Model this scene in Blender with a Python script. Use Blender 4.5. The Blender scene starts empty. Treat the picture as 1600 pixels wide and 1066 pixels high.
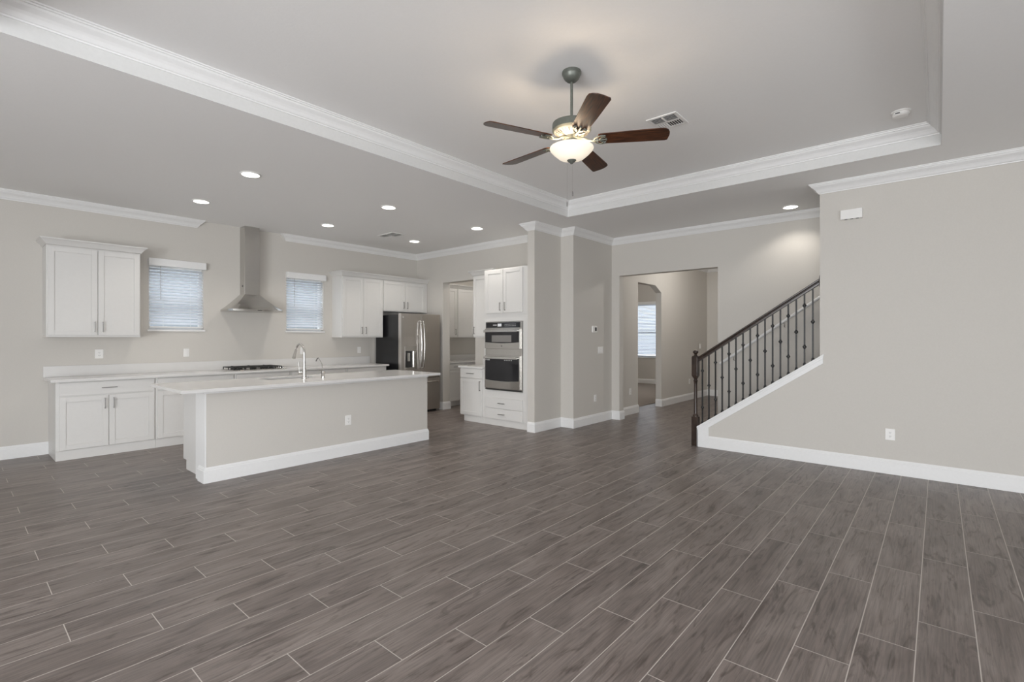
import bpy, bmesh, math, random
from mathutils import Vector, Matrix
random.seed(4)
C = bpy.context.scene.collection
S = bpy.context.scene
R = math.radians

# ------------------------------------------------------------------ camera
cd = bpy.data.cameras.new('camera')
cam = bpy.data.objects.new('camera', cd); C.objects.link(cam)
cam.location = (0, 0, 1.4)
cam.rotation_euler = (R(90), 0, .7145 - math.pi/2)
cd.sensor_width = 36; cd.lens = 768.7/1600*36; cd.shift_y = -4.5/1600
cd.clip_start = .05; cd.clip_end = 200
S.camera = cam
# ------------------------------------------------------------------ view and world
S.view_settings.view_transform = 'Standard'; S.view_settings.look = 'None'
S.view_settings.gamma = 1; S.view_settings.use_curve_mapping = False
S.view_settings.exposure = 0.0
S.cycles.use_denoising = True
S.cycles.max_bounces = 10; S.cycles.diffuse_bounces = 7
S.cycles.sample_clamp_indirect = 6
w = bpy.data.worlds.new('daylight'); S.world = w; w.use_nodes = True
bg = w.node_tree.nodes['Background']
bg.inputs[0].default_value = (.80, .89, 1, 1); bg.inputs[1].default_value = 1.9
# ------------------------------------------------------------------ daylight through the glass doors and windows behind the camera
def area(name, loc, rot, sx, sy, power, col=(1, 1, 1), spread=180):
    l = bpy.data.lights.new(name, 'AREA'); l.shape = 'RECTANGLE'; l.size = sx; l.size_y = sy
    l.energy = power; l.color = col; l.spread = R(spread)
    o = bpy.data.objects.new(name, l); C.objects.link(o); o.location = loc; o.rotation_euler = rot
    return o
YK_ = 8.132
DAY = (.97, .985, 1)
area('daylight_sliding_door', (-4.95, .3, 1.22), (0, R(-98), 0), 2.4, 4.2, 430, DAY)
area('daylight_rear_window', (-2.9, -4.15, 1.1), (R(60), 0, 0), 2.6, 2.0, 138, DAY)
area('daylight_rear_window', (.3, -4.15, 1.1), (R(60), 0, 0), 2.6, 2.0, 82, DAY)
area('daylight_boost_side_yard', (3.1, YK_+1.9, 4.6), (R(-38), 0, 0), 5.0, 1.2, 420, (.90, .95, 1))  # extra area light added outside to brighten the kitchen blinds

def lamp(name, loc, power, col, r=.05, spot=None, parent=None):
    l = bpy.data.lights.new(name, 'SPOT' if spot else 'POINT'); l.energy = power; l.color = col; l.shadow_soft_size = r
    if spot: l.spot_size = R(spot); l.spot_blend = .6
    o = bpy.data.objects.new(name, l); C.objects.link(o); o.location = loc
    if parent: o.parent = parent
    return o

# ------------------------------------------------------------------ materials
def mat(name, col, rough=.5, metal=0, **kw):
    m = bpy.data.materials.new(name); m.use_nodes = True
    b = m.node_tree.nodes['Principled BSDF']
    b.inputs['Base Color'].default_value = (*col, 1); b.inputs['Roughness'].default_value = rough
    b.inputs['Metallic'].default_value = metal
    for k, v in kw.items(): b.inputs[k.replace('_', ' ')].default_value = v
    return m
def nt(m): return m.node_tree, m.node_tree.nodes['Principled BSDF']
def node(t, ty, **kw):
    n = t.nodes.new(ty)
    for k, v in kw.items(): setattr(n, k, v)
    return n
def math_(t, op, a, b=None, c=None):
    n = t.nodes.new('ShaderNodeMath'); n.operation = op
    for i, v in enumerate((a, b, c)):
        if v is None: continue
        if isinstance(v, (int, float)): n.inputs[i].default_value = v
        else: t.links.new(v, n.inputs[i])
    return n.outputs[0]
def speckle(m, scale, c1, c2, bump=0.0, lo=.35, hi=.65, stretch=None):
    t, b = nt(m)
    g = node(t, 'ShaderNodeNewGeometry'); n = node(t, 'ShaderNodeTexNoise'); n.inputs['Scale'].default_value = scale
    n.inputs['Detail'].default_value = 4
    src = g.outputs['Position']
    if stretch:
        mp = node(t, 'ShaderNodeMapping'); mp.inputs['Scale'].default_value = stretch
        t.links.new(src, mp.inputs[0]); src = mp.outputs[0]
    t.links.new(src, n.inputs['Vector'])
    r = node(t, 'ShaderNodeValToRGB'); r.color_ramp.elements[0].position = lo; r.color_ramp.elements[1].position = hi
    r.color_ramp.elements[0].color = (*c1, 1); r.color_ramp.elements[1].color = (*c2, 1)
    t.links.new(n.outputs[0], r.inputs[0]); t.links.new(r.outputs[0], b.inputs['Base Color'])
    if bump:
        bp = node(t, 'ShaderNodeBump'); bp.inputs['Strength'].default_value = bump; bp.inputs['Distance'].default_value = .002
        t.links.new(n.outputs[0], bp.inputs['Height']); t.links.new(bp.outputs[0], b.inputs['Normal'])
    return m
WALL = speckle(mat('greige_wall_paint', (.6, .57, .53), .75), 90, (.60, .575, .535), (.615, .59, .55), .15)
CEIL = speckle(mat('white_ceiling_paint', (.78, .78, .78), .85), 60, (.905, .902, .895), (.915, .912, .905), .3)
TRIM = speckle(mat('white_trim_paint', (.82, .82, .81), .4), 40, (.815, .815, .81), (.83, .83, .825))
FASC = speckle(mat('tray_fascia_toned_down', (.70, .70, .69), .6), 40, (.69, .69, .68), (.71, .71, .70))  # darker than ceiling and trim, shade put into the tray sides' colour
CAB = speckle(mat('white_cabinet_paint', (.8, .79, .77), .4), 40, (.71, .70, .68), (.72, .71, .69))
GAP = mat('cabinet_shadow_gap', (.35, .34, .33), .7)
QUARTZ = speckle(mat('pale_quartz', (.76, .75, .73), .16), 5, (.70, .69, .675), (.725, .715, .70), lo=.3, hi=.7)
PLATE = speckle(mat('white_plastic', (.85, .84, .82), .35), 30, (.845, .835, .815), (.855, .845, .825))
DARKP = mat('dark_slots', (.03, .03, .03), .5)
STEEL = speckle(mat('brushed_steel', (.56, .545, .52), .22, 1), 60, (.545, .53, .505), (.575, .56, .535), stretch=(.05, .05, 3))
STEELV = speckle(mat('brushed_steel_fridge', (.68, .655, .63), .30, 1), 60, (.66, .635, .61), (.70, .675, .65), stretch=(3, 3, .03))
CHROME = mat('satin_nickel', (.62, .61, .59), .22, 1)
PULL = mat('dark_nickel_pull', (.33, .32, .31), .3, 1)
FBLACK = mat('black_fridge_side', (.015, .015, .017), .28)
BGLASS = mat('black_oven_glass', (.02, .02, .022), .07)
IRONB = mat('black_wrought_iron', (.012, .012, .013), .4)
GRATE = mat('cast_iron_grate', (.018, .018, .018), .55)
PEWTER = speckle(mat('pewter_fan_metal', (.15, .16, .14), .42, .45), 40, (.14, .15, .13), (.16, .17, .15))
CONE = speckle(mat('lit_pewter_cone', (.33, .31, .27), .6), 50, (.30, .28, .25), (.36, .34, .30))  # pewter painted paler, the warm bulb light put into its colour
def emis(name, col, st, base=(.8, .8, .8)):
    m = mat(name, base, .4); b = nt(m)[1]
    b.inputs['Emission Color'].default_value = (*col, 1); b.inputs['Emission Strength'].default_value = st
    return m
LED = emis('led_diffuser', (1, .97, .92), 9)
BOWL = emis('lit_alabaster_glass', (1, .88, .70), .62, (.78, .72, .62))
def wood(name, c1, c2, rough, stretch, scale=6):
    m = mat(name, c1, rough); t, b = nt(m)
    tc = node(t, 'ShaderNodeTexCoord'); mp = node(t, 'ShaderNodeMapping'); mp.inputs['Scale'].default_value = stretch
    n = node(t, 'ShaderNodeTexNoise'); n.inputs['Scale'].default_value = scale; n.inputs['Detail'].default_value = 6
    r = node(t, 'ShaderNodeValToRGB'); r.color_ramp.elements[0].color = (*c1, 1); r.color_ramp.elements[1].color = (*c2, 1)
    r.color_ramp.elements[0].position = .35; r.color_ramp.elements[1].position = .7
    t.links.new(tc.outputs['Object'], mp.inputs[0]); t.links.new(mp.outputs[0], n.inputs['Vector'])
    t.links.new(n.outputs[0], r.inputs[0]); t.links.new(r.outputs[0], b.inputs['Base Color'])
    return m
BLADE = wood('walnut_fan_blade', (.022, .008, .004), (.12, .042, .016), .3, (1.2, 14, 14))
OAK = wood('dark_stained_oak', (.022, .014, .010), (.055, .035, .026), .3, (6, 6, 1.5))
CARPET = speckle(mat('grey_brown_carpet', (.3, .26, .23), .95), 150, (.25, .215, .19), (.34, .30, .265), .6)
GLASS = mat('window_glass', (1, 1, 1), .0, Transmission_Weight=1.0, IOR=1.05)
# translucent white blind slats
SLAT = bpy.data.materials.new('white_blind_slat'); SLAT.use_nodes = True
t = SLAT.node_tree; t.nodes.clear()
o_ = node(t, 'ShaderNodeOutputMaterial'); mx = node(t, 'ShaderNodeMixShader'); mx.inputs[0].default_value = .45
d_ = node(t, 'ShaderNodeBsdfDiffuse'); d_.inputs[0].default_value = (.85, .86, .87, 1)
tr = node(t, 'ShaderNodeBsdfTranslucent'); tr.inputs[0].default_value = (.86, .9, .95, 1)
t.links.new(d_.outputs[0], mx.inputs[1]); t.links.new(tr.outputs[0], mx.inputs[2]); t.links.new(mx.outputs[0], o_.inputs[0])

# wood-look floor tile: 0.21 x 0.93 m planks laid along X, one third stagger
FLOOR = mat('wood_look_tile', (.2, .16, .14), .3)
t, b = nt(FLOOR)
geo = node(t, 'ShaderNodeNewGeometry'); sp = node(t, 'ShaderNodeSeparateXYZ'); t.links.new(geo.outputs['Position'], sp.inputs[0])
yv = math_(t, 'DIVIDE', math_(t, 'SUBTRACT', sp.outputs[1], .0775), .2105)
row = math_(t, 'FLOOR', yv); fy = math_(t, 'SUBTRACT', yv, row)
xv = math_(t, 'DIVIDE', math_(t, 'ADD', math_(t, 'SUBTRACT', sp.outputs[0], 2.845), math_(t, 'MULTIPLY', row, .309)), .9305)
colm = math_(t, 'FLOOR', xv); fx = math_(t, 'SUBTRACT', xv, colm)
ex = math_(t, 'MULTIPLY', math_(t, 'MINIMUM', fx, math_(t, 'SUBTRACT', 1, fx)), .9305)
ey = math_(t, 'MULTIPLY', math_(t, 'MINIMUM', fy, math_(t, 'SUBTRACT', 1, fy)), .2105)
edge = math_(t, 'MINIMUM', ex, ey)
gm = node(t, 'ShaderNodeMapRange'); gm.interpolation_type = 'SMOOTHSTEP'
gm.inputs[1].default_value = .0012; gm.inputs[2].default_value = .0030; gm.inputs[3].default_value = 1; gm.inputs[4].default_value = 0
t.links.new(edge, gm.inputs[0])
cb = node(t, 'ShaderNodeCombineXYZ'); t.links.new(colm, cb.inputs[0]); t.links.new(row, cb.inputs[1])
wn = node(t, 'ShaderNodeTexWhiteNoise'); wn.noise_dimensions = '3D'; t.links.new(cb.outputs[0], wn.inputs['Vector'])
# grain coordinates, shifted per plank
off = node(t, 'ShaderNodeVectorMath', operation='SCALE'); t.links.new(wn.outputs['Color'], off.inputs[0]); off.inputs['Scale'].default_value = 37
add = node(t, 'ShaderNodeVectorMath', operation='ADD'); t.links.new(geo.outputs['Position'], add.inputs[0]); t.links.new(off.outputs[0], add.inputs[1])
def noise(scale, stretch, det=5, rough=.55, dist=0):
    mp = node(t, 'ShaderNodeMapping'); mp.inputs['Scale'].default_value = stretch; t.links.new(add.outputs[0], mp.inputs[0])
    n = node(t, 'ShaderNodeTexNoise'); n.inputs['Scale'].default_value = scale; n.inputs['Detail'].default_value = det
    n.inputs['Roughness'].default_value = rough; n.inputs['Distortion'].default_value = dist
    t.links.new(mp.outputs[0], n.inputs['Vector']); return n.outputs[0]
big = noise(2.2, (1.0, 3.2, 1), 3, .5, .6)
fine = noise(7, (.55, 17, 1), 6, .6, .35)
knot = noise(2.6, (1.0, 6.0, 1), 5, .6, 1.9)
def ramp(f, stops):
    r = node(t, 'ShaderNodeValToRGB'); e = r.color_ramp.elements
    e[0].position, e[0].color = stops[0][0], (*stops[0][1], 1); e[1].position, e[1].color = stops[1][0], (*stops[1][1], 1)
    for p, c in stops[2:]:
        x = e.new(p); x.color = (*c, 1)
    t.links.new(f, r.inputs[0]); return r.outputs[0]
base = ramp(big, [(.3, (.150, .122, .109)), (.7, (.242, .205, .187))])
def mixc(a, b_, f, mode='MIX'):
    m = node(t, 'ShaderNodeMix'); m.data_type = 'RGBA'; m.blend_type = mode
    if isinstance(f, (int, float)): m.inputs[0].default_value = f
    else: t.links.new(f, m.inputs[0])
    for i, v in ((6, a), (7, b_)):
        if isinstance(v, tuple): m.inputs[i].default_value = (*v, 1)
        else: t.links.new(v, m.inputs[i])
    return m.outputs[2]
c1 = mixc(base, ramp(fine, [(.34, (.62, .62, .62)), (.60, (1.09, 1.08, 1.07))]), .85, 'MULTIPLY')
kf = ramp(knot, [(.53, (1, 1, 1)), (.66, (.42, .38, .36))])
c2 = mixc(c1, kf, .8, 'MULTIPLY')
pv = node(t, 'ShaderNodeMapRange'); pv.inputs[3].default_value = .93; pv.inputs[4].default_value = 1.08
t.links.new(wn.outputs['Value'], pv.inputs[0])
vm = node(t, 'ShaderNodeVectorMath', operation='SCALE'); t.links.new(c2, vm.inputs[0]); t.links.new(pv.outputs[0], vm.inputs['Scale'])
c3 = mixc(vm.outputs[0], (.52, .47, .43), gm.outputs[0])
t.links.new(c3, b.inputs['Base Color'])
rr = node(t, 'ShaderNodeMapRange'); rr.inputs[3].default_value = .30; rr.inputs[4].default_value = .44; t.links.new(fine, rr.inputs[0])
rg = math_(t, 'MAXIMUM', rr.outputs[0], math_(t, 'MULTIPLY', gm.outputs[0], .8)); t.links.new(rg, b.inputs['Roughness'])
bpn = node(t, 'ShaderNodeBump'); bpn.inputs['Strength'].default_value = .5; bpn.inputs['Distance'].default_value = .002
hh = math_(t, 'SUBTRACT', math_(t, 'MULTIPLY', fine, .25), gm.outputs[0]); t.links.new(hh, bpn.inputs['Height'])
t.links.new(bpn.outputs[0], b.inputs['Normal'])

# ------------------------------------------------------------------ mesh helpers
class MB:
    def __init__(s): s.v = []; s.f = []; s.mi = []; s.m = 0
    def face(s, idx): s.f.append(tuple(idx)); s.mi.append(s.m)
    def add(s, vs, fs):
        b0 = len(s.v); s.v += [tuple(p) for p in vs]
        for f in fs: s.face([b0 + i for i in f])
        return s
    def box(s, x0, x1, y0, y1, z0, z1):
        return s.add([(x, y, z) for x in (x0, x1) for y in (y0, y1) for z in (z0, z1)],
                     [(0, 1, 3, 2), (4, 6, 7, 5), (0, 4, 5, 1), (2, 3, 7, 6), (0, 2, 6, 4), (1, 5, 7, 3)])
    def prism(s, pts, axis, a, b):
        """polygon pts in the two other axes, extruded on axis from a to b"""
        n = len(pts)
        def P(p, t_): return (t_, p[0], p[1]) if axis == 'x' else (p[0], t_, p[1]) if axis == 'y' else (p[0], p[1], t_)
        return s.add([P(p, a) for p in pts] + [P(p, b) for p in pts],
                     [tuple(range(n))[::-1], tuple(range(n, 2*n))] + [(i, (i+1) % n, n+(i+1) % n, n+i) for i in range(n)])
    def lathe(s, prof, cx=0, cy=0, n=32, cap=True):
        k = len(prof); vs = []
        for i in range(n):
            a = 2*math.pi*i/n
            vs += [(cx+r*math.cos(a), cy+r*math.sin(a), z) for r, z in prof]
        fs = [(i*k+j, ((i+1) % n)*k+j, ((i+1) % n)*k+j+1, i*k+j+1) for i in range(n) for j in range(k-1)]
        if cap:
            fs += [tuple(i*k for i in range(n))[::-1], tuple(i*k+k-1 for i in range(n))]
        return s.add(vs, fs)
    def tube(s, pts, r, n=10, cap=True):
        pts = [Vector(p) for p in pts]; rs = r if isinstance(r, (list, tuple)) else [r]*len(pts)
        b0 = len(s.v); prev = None
        for i, p in enumerate(pts):
            d = (pts[min(i+1, len(pts)-1)] - pts[max(i-1, 0)]).normalized()
            if prev is None:
                up = Vector((0, 0, 1)) if abs(d.z) < .9 else Vector((1, 0, 0)); u = d.cross(up).normalized()
            else: u = (prev - d*prev.dot(d)).normalized()
            prev = u; v = d.cross(u)
            for k in range(n):
                a = 2*math.pi*k/n; s.v.append(tuple(p + (u*math.cos(a)+v*math.sin(a))*rs[i]))
        for i in range(len(pts)-1):
            for k in range(n):
                s.face([b0+i*n+k, b0+i*n+(k+1) % n, b0+(i+1)*n+(k+1) % n, b0+(i+1)*n+k])
        if cap:
            s.face([b0+k for k in range(n)][::-1]); s.face([b0+(len(pts)-1)*n+k for k in range(n)])
        return s
    def sweep(s, path, prof, z, closed=False):
        """prof = (out, dz) to the RIGHT of the plan path, mitred"""
        P = [Vector(p) for p in path]; n = len(P); k = len(prof); b0 = len(s.v)
        for i in range(n):
            dirs = []
            if closed or i > 0: dirs.append((P[i]-P[i-1]).normalized())
            if closed or i < n-1: dirs.append((P[(i+1) % n]-P[i]).normalized())
            ns = [Vector((d.y, -d.x)) for d in dirs]
            if len(ns) == 2:
                m = (ns[0]+ns[1]); m = m/(1+ns[0].dot(ns[1]))
            else: m = ns[0]
            for o, dz in prof: s.v.append((P[i].x+m.x*o, P[i].y+m.y*o, z+dz))
        for i in range(n if closed else n-1):
            j = (i+1) % n
            for q in range(k):
                s.face([b0+i*k+q, b0+j*k+q, b0+j*k+(q+1) % k, b0+i*k+(q+1) % k])
        if not closed:
            s.face([b0+q for q in range(k)]); s.face([b0+(n-1)*k+q for q in range(k)][::-1])
        return s
    def build(s, name, mats, parent=None, bevel=0, smooth=False, seg=2):
        me = bpy.data.meshes.new(name); me.from_pydata(s.v, [], s.f)
        if not isinstance(mats, (list, tuple)): mats = [mats]
        for m in mats: me.materials.append(m)
        for p, i in zip(me.polygons, s.mi): p.material_index = i
        bm = bmesh.new(); bm.from_mesh(me); bmesh.ops.recalc_face_normals(bm, faces=bm.faces); bm.to_mesh(me); bm.free()
        if smooth:
            for p in me.polygons: p.use_smooth = True
            me.set_sharp_from_angle(angle=R(38))
        o = bpy.data.objects.new(name, me); C.objects.link(o)
        if parent: o.parent = parent
        if bevel:
            bv = o.modifiers.new('bevel', 'BEVEL'); bv.width = bevel; bv.segments = seg; bv.limit_method = 'ANGLE'; bv.angle_limit = R(40)
        return o
def box(name, m, x0, x1, y0, y1, z0, z1, parent=None, bevel=0):
    return MB().box(x0, x1, y0, y1, z0, z1).build(name, m, parent, bevel)
def tag(o, label, cat, group=None):
    o['label'] = label; o['category'] = cat
    if group: o['group'] = group
    return o
def struct(o): o['kind'] = 'structure'; return o
def thing(name, label, cat, loc=(0, 0, 0), rz=0, group=None):
    o = bpy.data.objects.new(name, None); C.objects.link(o); o.empty_display_size = .1
    o.location = loc; o.rotation_euler = (0, 0, rz); return tag(o, label, cat, group)
def dup(root, loc, rz=None, label=None, group=None):
    def cp(o, par):
        c = o.copy(); C.objects.link(c)
        if par: c.parent = par
        for ch in [x for x in kids.get(o.name, [])]: cp(ch, c)
        return c
    kids = {}
    for x in C.objects:
        if x.parent: kids.setdefault(x.parent.name, []).append(x)
    r = cp(root, None); r.location = loc
    if rz is not None: r.rotation_euler = (0, 0, rz)
    if label: r['label'] = label
    if group: r['group'] = group
    return r

# ------------------------------------------------------------------ room shell
CZ = 3.105; TZ = 3.305
XS = 6.383; YK = 8.132
def wallx(name, x0, x1, ya, yb, holes=(), z1=CZ, m=WALL):
    """wall slab between planes x0 and x1 running ya..yb with rectangular holes (y0,y1,z0,z1)"""
    return _wall(name, 'x', x0, x1, ya, yb, holes, z1, m)
def wally(name, y0, y1, xa, xb, holes=(), z1=CZ, m=WALL):
    return _wall(name, 'y', y0, y1, xa, xb, holes, z1, m)
def _wall(name, ax, p0, p1, a, b, holes, z1, m):
    us = sorted({a, b, *[h[0] for h in holes], *[h[1] for h in holes]})
    zs = sorted({0, z1, *[h[2] for h in holes], *[h[3] for h in holes]})
    ins = lambda u, z: any(h[0] < u < h[1] and h[2] < z < h[3] for h in holes)
    solid = [[not ins((us[i]+us[i+1])/2, (zs[j]+zs[j+1])/2) for j in range(len(zs)-1)] for i in range(len(us)-1)]
    mb = MB(); W = lambda u, z, p: (p, u, z) if ax == 'x' else (u, p, z)
    def q(*pts): mb.add(pts, [(0, 1, 2, 3)])
    ok = lambda i, j: 0 <= i < len(us)-1 and 0 <= j < len(zs)-1 and solid[i][j]
    for i in range(len(us)-1):
        for j in range(len(zs)-1):
            if not solid[i][j]: continue
            u0, u1, c0, c1_ = us[i], us[i+1], zs[j], zs[j+1]
            for p in (p0, p1): q(W(u0, c0, p), W(u1, c0, p), W(u1, c1_, p), W(u0, c1_, p))
            if not ok(i-1, j): q(W(u0, c0, p0), W(u0, c0, p1), W(u0, c1_, p1), W(u0, c1_, p0))
            if not ok(i+1, j): q(W(u1, c0, p0), W(u1, c0, p1), W(u1, c1_, p1), W(u1, c1_, p0))
            if not ok(i, j-1): q(W(u0, c0, p0), W(u1, c0, p0), W(u1, c0, p1), W(u0, c0, p1))
            if not ok(i, j+1): q(W(u0, c1_, p0), W(u1, c1_, p0), W(u1, c1_, p1), W(u0, c1_, p1))
    bm = MB(); key = {}; 
    for f in mb.f:
        idx = []
        for i in f:
            k = tuple(round(c, 5) for c in mb.v[i])
            if k not in key: key[k] = len(bm.v); bm.v.append(mb.v[i])
            idx.append(key[k])
        bm.face(idx)
    return struct(bm.build(name, m))
struct(box('floor', FLOOR, -4.9, 14.3, -4.1, 8.3, -.1, 0))
struct(box('floor_carpet', CARPET, 8.2, 14.1, 4.62, 7.9, 0, .012))
TX0, TX1, TY0, TY1 = .03, 5.75, -.02, 3.95
def ceiling():
    mb = MB()
    mb.box(-4.9, TX0, -4.1, 8.3, CZ, TZ); mb.box(TX1, 14.3, -4.1, 8.3, CZ, TZ)
    mb.box(TX0, TX1, -4.1, TY0, CZ, TZ); mb.box(TX0, TX1, TY1, 8.3, CZ, TZ)
    mb.box(-4.9, 14.3, -4.1, 8.3, TZ, TZ+.1)
    return struct(mb.build('ceiling', CEIL))
ceiling()
struct(MB().box(TX0, TX1, TY1-.004, TY1, CZ, TZ).box(TX0, TX1, TY0, TY0+.004, CZ, TZ).box(TX0, TX0+.004, TY0+.004, TY1-.004, CZ, TZ).box(TX1-.004, TX1, TY0+.004, TY1-.004, CZ, TZ).build('trim_6', FASC))  # thin boards added to carry the darkened colour of the tray sides
W1 = (1.822, 2.482, 1.52, 2.42); W2 = (3.694, 4.34, 1.52, 2.42)
wally('wall_kitchen', YK, YK+.15, -4.75, 14.1, [W1, W2])
wallx('wall_left', -4.75, -4.6, -3.8, YK, [(-1.9, 2.5, 0, 2.45)])
wally('wall_rear', -3.95, -3.8, -4.75, 7.565, [(-4.3, -1.5, .1, 2.3), (-1.1, 1.7, .1, 2.3)])
wallx('wall_right', XS, 6.5, -3.8, 1.0)
wallx('wall_pantry', 6.383, 6.56, 4.40, YK, [(6.43, 7.325, 0, 2.48)])
wally('wall_stub', 4.514, 4.645, 5.713, 6.383)
# hall wall with the arch, its far upper corner clipped
wally('wall_hall', 4.278, 4.40, 6.383, 12.35, [(8.55, 9.587, 0, 2.455)])
struct(MB().prism([(9.587, 2.455), (9.587, 2.325), (9.31, 2.455)], 'y', 4.278, 4.40).build('wall_hall_corner', WALL))
wallx('wall_opening', 7.565, 7.71, -3.8, 4.278, [(2.493, 4.13, 0, 2.465)])
wallx('wall_hall_end', 12.2, 12.35, 1.6, 4.278)
wally('wall_hall_right', 1.55, 1.7, 7.71, 12.35)
W3 = (5.95, 7.25, .81, 2.45)
wallx('wall_study', 14.1, 14.25, 4.4, YK, [W3])
wally('wall_study_near', 4.40, 4.41, 12.35, 14.1)
wallx('wall_study_left', 8.1, 8.2, 4.4, YK)
wally('wall_pantry_near', 6.15, 6.25, 6.56, 8.1)
# knee wall that follows the stair
zc = lambda y: .26 + .689*(2.36-y)
struct(MB().prism([(2.35, 0), (2.35, zc(2.35)-.03), (1.0, zc(1.0)-.03), (1.0, 0)], 'x', XS, 6.5).build('wall_stair_knee', WALL))

CROWN = [(0, 0), (0, -.105), (.010, -.105), (.012, -.096), (.020, -.093), (.026, -.084), (.034, -.070), (.046, -.055),
         (.060, -.043), (.070, -.034), (.076, -.022), (.084, -.020), (.086, -.011), (.095, -.009), (.095, 0)]
BASE = [(0, 0), (.016, 0), (.016, .118), (.012, .124), (.012, .132), (.007, .143), (.004, .15), (0, .15)]
def crown(name, path, closed=False, z=CZ): return struct(MB().sweep(path, CROWN, z-.0005, closed).build(name, TRIM))
def baseb(name, path): return struct(MB().sweep(path, BASE, .0005).build(name, TRIM))
crown('trim_1', [(XS, 1.0), (XS, -3.8), (-4.6, -3.8), (-4.6, YK), (2.39, YK), (2.39, YK+.002)])
crown('trim_2', [(3.69, YK+.002), (3.69, YK), (XS, YK), (XS, 4.645), (5.713, 4.645), (5.713, 4.514), (XS, 4.514), (XS, 4.278), (7.565, 4.278), (7.565, -3.8)])
crown('trim_3', [(6.5, -3.8), (6.5, 1.0), (XS, 1.0), (XS, .999)][0:3] + [(XS, .9985)])
crown('trim_4', [(TX0+.004, TY1-.004), (TX1-.004, TY1-.004), (TX1-.004, TY0+.004), (TX0+.004, TY0+.004)], True, TZ)
crown('trim_5', [(7.71, 1.7), (7.71, 4.278), (12.2, 4.278), (12.2, 1.7)])
baseb('baseboard_kitchen', [(-4.6, YK), (.83, YK)])
baseb('baseboard_pantry', [(XS, 7.42), (XS, 7.325), (6.56, 7.325), (6.56, 7.42)])
baseb('baseboard_hall', [(5.713, 4.645), (5.713, 4.514), (XS, 4.514), (XS, 4.278), (7.565, 4.278), (7.565, 4.13), (7.71, 4.13), (7.71, 4.278), (8.55, 4.278), (8.55, 4.40)])
baseb('baseboard_hall_far', [(9.587, 4.40), (9.587, 4.278), (12.2, 4.278), (12.2, 1.7)])
baseb('baseboard_opening', [(7.71, 2.42), (7.71, 2.493), (7.565, 2.493), (7.565, 2.36)])
baseb('baseboard_right', [(XS, 2.215), (XS, -3.8), (-4.6, -3.8), (-4.6, -1.95)])
baseb('baseboard_left', [(-4.6, 2.55), (-4.6, YK)])
baseb('baseboard_study', [(14.1, YK), (14.1, 4.42)])

# window frames and glass (the two over the kitchen counter, the far room's)
def sash(name, ax, p, h, sill_dir, panes=True):
    u0, u1, z0, z1 = h; fw = .035; mb = MB()
    def bb(a0, a1, q0, q1, c0, c1_):
        if ax == 'y': mb.box(a0, a1, q0, q1, c0, c1_)
        else: mb.box(q0, q1, a0, a1, c0, c1_)
    zm = z0 + (z1-z0)*.47
    bb(u0, u0+fw, p, p+.05, z0, z1); bb(u1-fw, u1, p, p+.05, z0, z1)
    bb(u0+fw, u1-fw, p, p+.05, z0, z0+fw); bb(u0+fw, u1-fw, p, p+.05, z1-fw, z1); bb(u0+fw, u1-fw, p, p+.05, zm-.02, zm+.02)
    f = struct(mb.build(name, TRIM))
    g = MB(); mb = g; bb(u0+fw, u1-fw, p+.02, p+.026, z0+fw, z1-fw); g.build('glass_pane', GLASS, f)
    return f
sash('window_1', 'y', YK+.09, W1, 0); sash('window_2', 'y', YK+.09, W2, 0); sash('window_3', 'x', 14.19, W3, 0)
def sill(name, *b): struct(box(name, TRIM, *b, bevel=.004))
sill('window_sill_1', 1.80, 2.50, YK-.022, YK+.09, 1.495, 1.52)
sill('window_sill_2', 3.672, 4.36, YK-.022, YK+.09, 1.495, 1.52)
sill('window_sill_3', 14.07, 14.19, 5.9, 7.3, .785, .81)
# glass doors and windows behind the camera
def frames(name, ax, p, u0, u1, z0, z1, n):
    mb = MB(); fw = .06
    for i in range(n+1):
        u = u0 + (u1-u0)*i/n; a0, a1 = max(u0, u-fw/2), min(u1, u+fw/2)
        mb.box(*((p, p+.06, a0, a1) if ax == 'x' else (a0, a1, p, p+.06)), z0, z1)
    for c0, c1_ in ((z0, z0+fw), (z1-fw, z1)):
        for i in range(n):
            a0 = u0 + (u1-u0)*i/n + fw/2; a1 = u0+(u1-u0)*(i+1)/n - fw/2
            mb.box(*((p, p+.06, a0, a1) if ax == 'x' else (a0, a1, p, p+.06)), c0, c1_)
    struct(mb.build(name, TRIM))
frames('door_1', 'x', -4.72, -1.9, 2.5, 0, 2.45, 3)
frames('window_4', 'y', -3.92, -4.3, -1.5, .1, 2.3, 2)
frames('window_5', 'y', -3.92, -1.1, 1.7, .1, 2.3, 2)

# the neighbour's stucco wall and the side yard seen between the slats
struct(box('wall_exterior_neighbour', mat('grey_stucco', (.24, .26, .28), .9), -1.0, 7.5, YK+3.2, YK+3.4, -.1, 3.4))
struct(box('ground_side_yard', mat('side_yard_gravel', (.3, .29, .26), .95), -1.0, 7.5, YK+.3, YK+3.2, -.2, -.1))
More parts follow.
